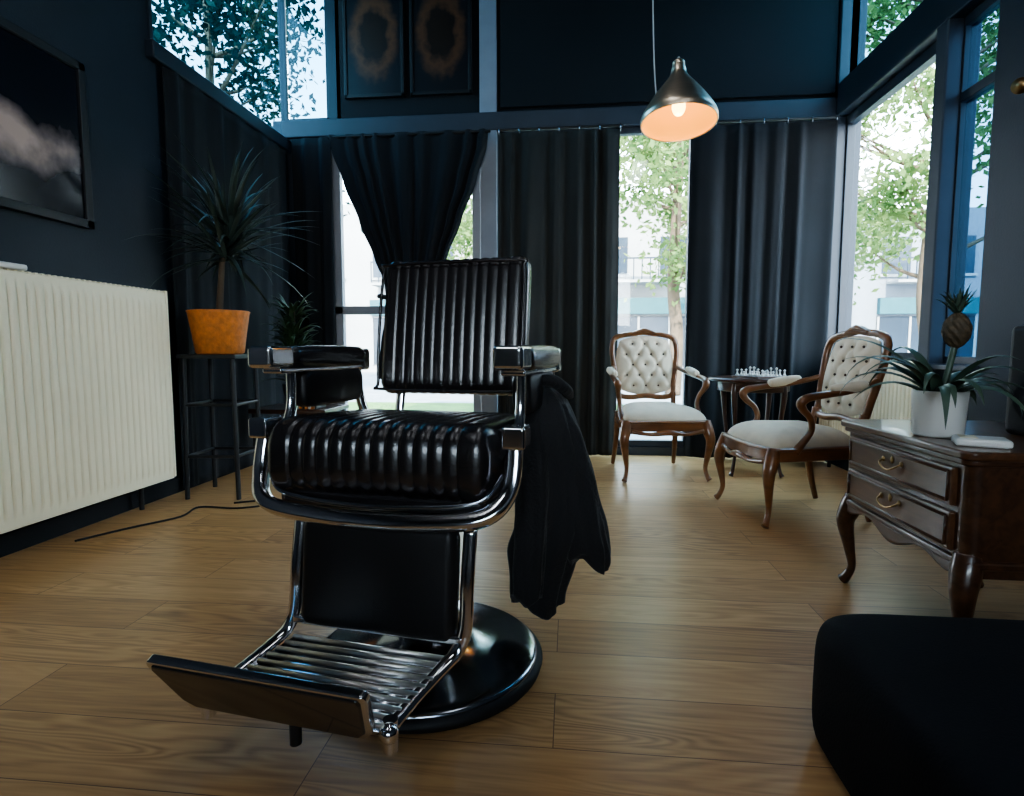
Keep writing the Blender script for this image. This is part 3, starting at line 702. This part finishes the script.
# ---------------------------------------------------------------- PLANT ON STOOL
PX,PY=-2.07,3.21
ps=E('plant_stool',(PX,PY,0),5)
for sx in (-1,1):
    for sy in (-1,1):
        cyl('leg_%d_%d'%(sx,sy),(sx*.15,sy*.15,0),(sx*.14,sy*.14,.82),.013,m_blackmetal,ps)
box('top',(-.17,-.17,.815),(.17,.17,.84),m_blackmetal,ps,bev=.006)
for z in (.25,.55):
    for s in (-1,1):
        cyl('rung_x_%d_%d'%(int(z*100),s),(-.145,s*.145,z),(.145,s*.145,z),.009,m_blackmetal,ps)
        cyl('rung_y_%d_%d'%(int(z*100),s),(s*.145,-.145,z),(s*.145,.145,z),.009,m_blackmetal,ps)
dp=E('potted_dracaena',(PX,PY,.84))
lathe('woven_pot',[(.001,0),(.12,0),(.13,.01),(.165,.24),(.17,.25),(.165,.255),(.15,.25),(.145,.22),(.001,.215)],m_terr,dp,seg=96,wob=lambda a,z:1+.012*math.sin(24*a)*math.copysign(1,math.sin(z*150)))
ball('soil',(0,0,.215),.145,m_soil,dp,s=(1,1,.08))
sweep('trunk',[(0,0,.2),(.02,0,.4),(.05,-.01,.6),(.08,0,.74)],[.022,.018,.016,.014],m_bark,dp)
vs=[];fs=[]
rr_=random.Random(11)
for i in range(115):
    az=rr_.uniform(0,2*pi); t=rr_.random(); el=rr_.uniform(-.5,1.45)
    L_=rr_.uniform(.38,.60)
    avail=.29 if math.cos(az)<0 else 9
    need=L_*abs(math.cos(az))*math.cos(min(1.4,max(0,el*.7)))
    if need>avail: L_*=avail/need
    add_blade(vs,fs,(.06+.03*t,0,.54+.2*t),az,el,L_,.026,rr_.uniform(.2,1.2),n=8)
mk('leaves',vs,fs,m_leaf,dp)

bt=E('low_table',(-1.96,3.98,0))
box('top',(-.28,-.22,.42),(.28,.22,.45),m_dark_table,bt,bev=.006)
for sx in (-1,1):
    for sy in (-1,1): cyl('leg_%d_%d'%(sx,sy),(sx*.25,sy*.19,0),(sx*.25,sy*.19,.42),.016,m_blackmetal,bt)
mg=E('magazines',(-1.80,3.85,.45))
for i in range(7):
    mt=[m_paper,m_orange,m_blackmetal,m_orange][i%4]
    h=.20+.02*math.sin(i*5)
    box('issue_%d'%i,(-.08+i*.022,-.08,0.004),(-.068+i*.022,.08,h),mt,mg,bev=.001,rot=(0,math.radians(8+2*math.sin(i*3)),0))
bp=E('potted_fern',(-2.06,4.10,.45))
lathe('pot',[(.001,0),(.07,0),(.09,.16),(.08,.16),(.001,.14)],m_blackmetal,bp)
vs=[];fs=[]
for i in range(220):
    az=rr_.uniform(0,2*pi); zz=rr_.uniform(0,.55)
    add_blade(vs,fs,(.03*math.cos(az),.03*math.sin(az),.15+zz),az,rr_.uniform(.3,1.4),rr_.uniform(.12,.23),.035,rr_.uniform(.6,2.2),n=7)
mk('fronds',vs,fs,m_fern,bp)
sweep('stem',[(0,0,.12),(.01,0,.4),(0,.01,.7)],.012,m_bark,bp)
sweep('power_cable',[(-2.22,2.3,.006),(-2.12,2.5,.006),(-2.0,2.7,.006),(-2.02,2.88,.006),(-1.80,2.88,.006),(-1.66,2.98,.006),(-1.75,3.04,.006),(-1.88,2.98,.006)],.005,m_rubber,None,seg=8)

# ---------------------------------------------------------------- PENDANT LAMP
pl=E('pendant_lamp',(.53,3.03,2.045)); pl.rotation_euler=(math.radians(-8),0,0)
prof=[(.030,.245),(.036,.225),(.040,.20),(.062,.165),(.10,.115),(.145,.05),(.185,-.02),(.186,-.05)]
lathe('shade_outer',prof,m_alu,pl,sub=4,seg=64)
lathe('shade_inner',[(max(.001,r-.004),z) for r,z in prof],m_shade_in,pl,sub=4,seg=64)
sweep('rim',[(.185*math.cos(a),.185*math.sin(a),-.05) for a in [i*pi/16 for i in range(32)]],.004,m_alu,pl,closed=True,sub=1,seg=8)
lathe('cap',[(.001,.275),(.02,.272),(.03,.262),(.031,.243),(.001,.24)],m_alu,pl)
cyl('socket',(0,0,.24),(0,0,.10),.022,m_alu,pl)
lathe('bulb',[(.001,-.01),(.02,-.005),(.032,.02),(.032,.045),(.02,.08),(.018,.10)],m_bulb,pl,sub=3,seg=24)
sweep('cord',[(-.09,.30,1.895),(-.09,.29,1.2),(-.088,.24,.5),(-.085,.15,.16),(-.07,.12,.12),(-.05,.09,.16),(-.02,.05,.26),(0,0,.29),(0,0,.265)],.0035,m_paper,pl,seg=8)
L=bpy.data.lights.new('bulb_light','POINT'); L.energy=.4; L.color=(1,.68,.25); L.shadow_soft_size=.03
lo=bpy.data.objects.new('bulb_light',L); COL.objects.link(lo); lo.parent=pl; lo.location=(0,0,-.04)

for x,y in ((-1.1,.2),(1.0,.2),(-.1,2.0)):  # out-of-view ceiling panels added as fill light
    f_=E('ceiling_fill_light',(x,y,H-.35))
    box('housing',(-.12,-.65,0),(.12,.65,.05),m_blackmetal,f_,bev=.006)
    box('diffuser',(-.10,-.63,-.02),(.10,.63,0),m_fillglow,f_)
    for s in (-1,1): cyl('hanger_%d'%s,(0,s*.5,.05),(0,s*.5,.35),.004,m_blackmetal,f_)

# ---------------------------------------------------------------- OUTSIDE
box('street_ground',(-40,YB+.15,-.25),(60,60,-.12),m_asphalt)
box('street_ground_side',(XR+.22,-10,-.25),(60,YB+.15,-.12),m_asphalt)
box('courtyard_ground',(-20,-30,-.25),(XR+.22,YF-.22,-.12),m_asphalt)
box('sun_blocker',(-3.2,-6.4,3.3),(2.8,YF-.2,3.4),m_facade2)  # unseen slab added to keep sun out of the front opening
box('grass_verge',(-20,7.2,-.12),(30,9.6,-.05),m_grass)
box('sidewalk',(-20,YB+.2,-.12),(30,7.2,-.04),M('paving',(.36,.355,.34),.9,var=.1,vscale=3))
def building(name,x0,y0,x1,y1,h,mat,face='y'):
    b=E(name); box('body',(x0,y0,-.12),(x1,y1,h),mat,b)
    if face=='y':
        n=int((x1-x0)/2.4)
        for i in range(n):
            for j in range(1,int(h/3)):
                x=x0+.8+i*2.4; z=j*3+.9
                box('pane_%d_%d'%(i,j),(x,y0-.03,z),(x+1.1,y0+.05,z+1.5),m_fglass,b)
                box('sill_%d_%d'%(i,j),(x-.1,y0-.12,z-.1),(x+1.2,y0+.05,z),m_facade,b)
        for i in range(int((x1-x0)/5)):
            x=x0+.5+i*5
            box('shopfront_%d'%i,(x,y0-.05,.2),(x+3.8,y0+.05,2.2),m_fglass,b)
            for k in range(4): box('shop_mullion_%d_%d'%(i,k),(x+k*1.24,y0-.09,.2),(x+k*1.24+.08,y0+.02,2.2),m_facade,b)
            box('shop_sign_%d'%i,(x,y0-.25,2.3),(x+3.8,y0+.02,2.95),m_teal if i%2 else m_facade2,b)
            box('balcony_%d'%i,(x+.3,y0-.9,3.5),(x+2.6,y0,3.6),m_facade,b)
            for k in range(8): box('baluster_%d_%d'%(i,k),(x+.3+k*.32,y0-.9,3.6),(x+.34+k*.32,y0-.86,4.4),m_fglass,b)
            box('balcony_rail_%d'%i,(x+.3,y0-.92,4.4),(x+2.6,y0-.84,4.46),m_fglass,b)
    else:
        n=int((y1-y0)/2.4)
        for i in range(n):
            for j in range(0,int(h/3)):
                y=y0+.8+i*2.4; z=j*3+.9
                box('pane_%d_%d'%(i,j),(x0-.03,y,z),(x0+.05,y+1.1,z+1.5),m_fglass,b)
    return b
building('apartment_building',-14,24,6,32,7,m_facade)
building('apartment_building',7,25,26,33,6.5,m_facade2)
building('apartment_building',24,-5,32,20,6.5,m_facade,'x')
def tree(name,x,y,h0,h1,R,seed,n=9000,leaf=m_tleaf,ls=.085,nb=26):
    t=E(name,(x,y,-.1)); r=random.Random(seed)
    sweep('trunk',[(0,0,0),(.05,0,h0*.5),(-.04,.05,h0),(.05,0,(h0+h1)/2),(0,0,h1*.92)],[.17,.14,.12,.07,.03],m_bark,t)
    cl=[]
    for i in range(nb):
        a=r.uniform(0,2*pi); z=h0+(h1-h0)*r.random()
        k=math.sin(pi*min(1,max(.05,(z-h0+.4)/(h1-h0+.8))))**.5
        rad=R*k*r.uniform(.35,1)
        e=V((rad*math.cos(a),rad*math.sin(a),z)); cl.append(e)
        b=V((0,0,max(h0*.8,z-rad*.6)))
        sweep('branch_%d'%i,[b,(b+e)/2+V((0,0,-.1)),e],[.05,.03,.012],m_bark,t,seg=6,sub=3)
    vs=[];fs=[]
    for i in range(n):
        c=r.choice(cl); d=V((r.gauss(0,1),r.gauss(0,1),r.gauss(0,.75)))*R*.17
        p=c+d; nrm=V((r.gauss(0,1),r.gauss(0,1),r.gauss(0,1)+.5)).normalized()
        s=nrm.orthogonal().normalized(); s=Matrix.Rotation(r.uniform(0,6.28),3,nrm)@s; u=nrm.cross(s)
        q=ls*r.uniform(.6,1.2); b=len(vs)
        vs+=[p-u*q,p+s*q*.55,p+u*q,p-s*q*.55]; fs.append((b,b+1,b+2,b+3))
    me=bpy.data.meshes.new('foliage'); me.from_pydata([tuple(v) for v in vs],[],fs); me.materials.append(leaf)
    o=bpy.data.objects.new('foliage',me); COL.objects.link(o); o.parent=t
    return t
tree('street_tree',2.2,12.5,2.6,8.6,2.3,1)
tree('street_tree',6.8,11.8,2.2,8.2,2.4,2)
tree('street_tree',-1.8,15.5,2.4,8.5,2.4,3)
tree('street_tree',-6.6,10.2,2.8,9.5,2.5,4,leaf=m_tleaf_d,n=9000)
tree('street_tree',11.5,9.9,2.2,8.2,2.4,5)
tree('street_tree',7.0,18.5,2.4,9,2.8,6)

# ---------------------------------------------------------------- LIGHT
w=bpy.data.worlds.new('World'); SC.world=w; w.use_nodes=True; nt=w.node_tree
bg=nt.nodes['Background']; tc=nt.nodes.new('ShaderNodeTexCoord'); sx=nt.nodes.new('ShaderNodeSeparateXYZ'); r=nt.nodes.new('ShaderNodeValToRGB')
nt.links.new(tc.outputs['Generated'],sx.inputs[0]); nt.links.new(sx.outputs[2],r.inputs[0]); nt.links.new(r.outputs[0],bg.inputs[0])
r.color_ramp.elements[0].position=.0; r.color_ramp.elements[0].color=(.96,.97,1,1)
r.color_ramp.elements[1].position=.6; r.color_ramp.elements[1].color=(.28,.46,.62,1)
e=r.color_ramp.elements.new(.28); e.color=(.78,.89,1,1)
bg.inputs[1].default_value=10.0
S=bpy.data.lights.new('sun_light','SUN'); S.energy=14; S.angle=.02; S.color=(1,.93,.8)
so=bpy.data.objects.new('sun_light',S); COL.objects.link(so); so.location=(0,-5,12)
so.rotation_euler=V((.0,.80,-.60)).to_track_quat('-Z','Y').to_euler()
def portal(name,loc,sx_,sy_,d):
    a=bpy.data.lights.new(name,'AREA'); a.shape='RECTANGLE'; a.size=sx_; a.size_y=sy_; a.cycles.is_portal=True
    o=bpy.data.objects.new(name,a); COL.objects.link(o); o.location=loc; o.rotation_euler=V(d).to_track_quat('-Z','Z').to_euler()
portal('window_portal_back',((XL+XR)/2,YB+.2,2.0),4.5,4.0,(0,-1,0))
portal('window_portal_right',(XR+.25,3.9,2.35),1.75,3.2,(-1,0,0))
portal('window_portal_left',(XL-.25,3.95,3.25),1.65,1.4,(1,0,0))
portal('fill_window_portal',((FX0+FX1)/2,YF-.25,(FZ0+FZ1)/2),2.3,1.3,(0,1,0))

# ---------------------------------------------------------------- CAMERA
cam=bpy.data.cameras.new('camera'); co=bpy.data.objects.new('camera',cam); COL.objects.link(co)
co.location=(0,0,.87); co.rotation_euler=(math.radians(85.1),0,math.radians(5.8))
cam.sensor_width=36; cam.lens=20.04; cam.clip_start=.02; cam.clip_end=200
SC.camera=co
SC.view_settings.view_transform='AgX'
SC.view_settings.look='AgX - Medium High Contrast'
SC.view_settings.exposure=1.15
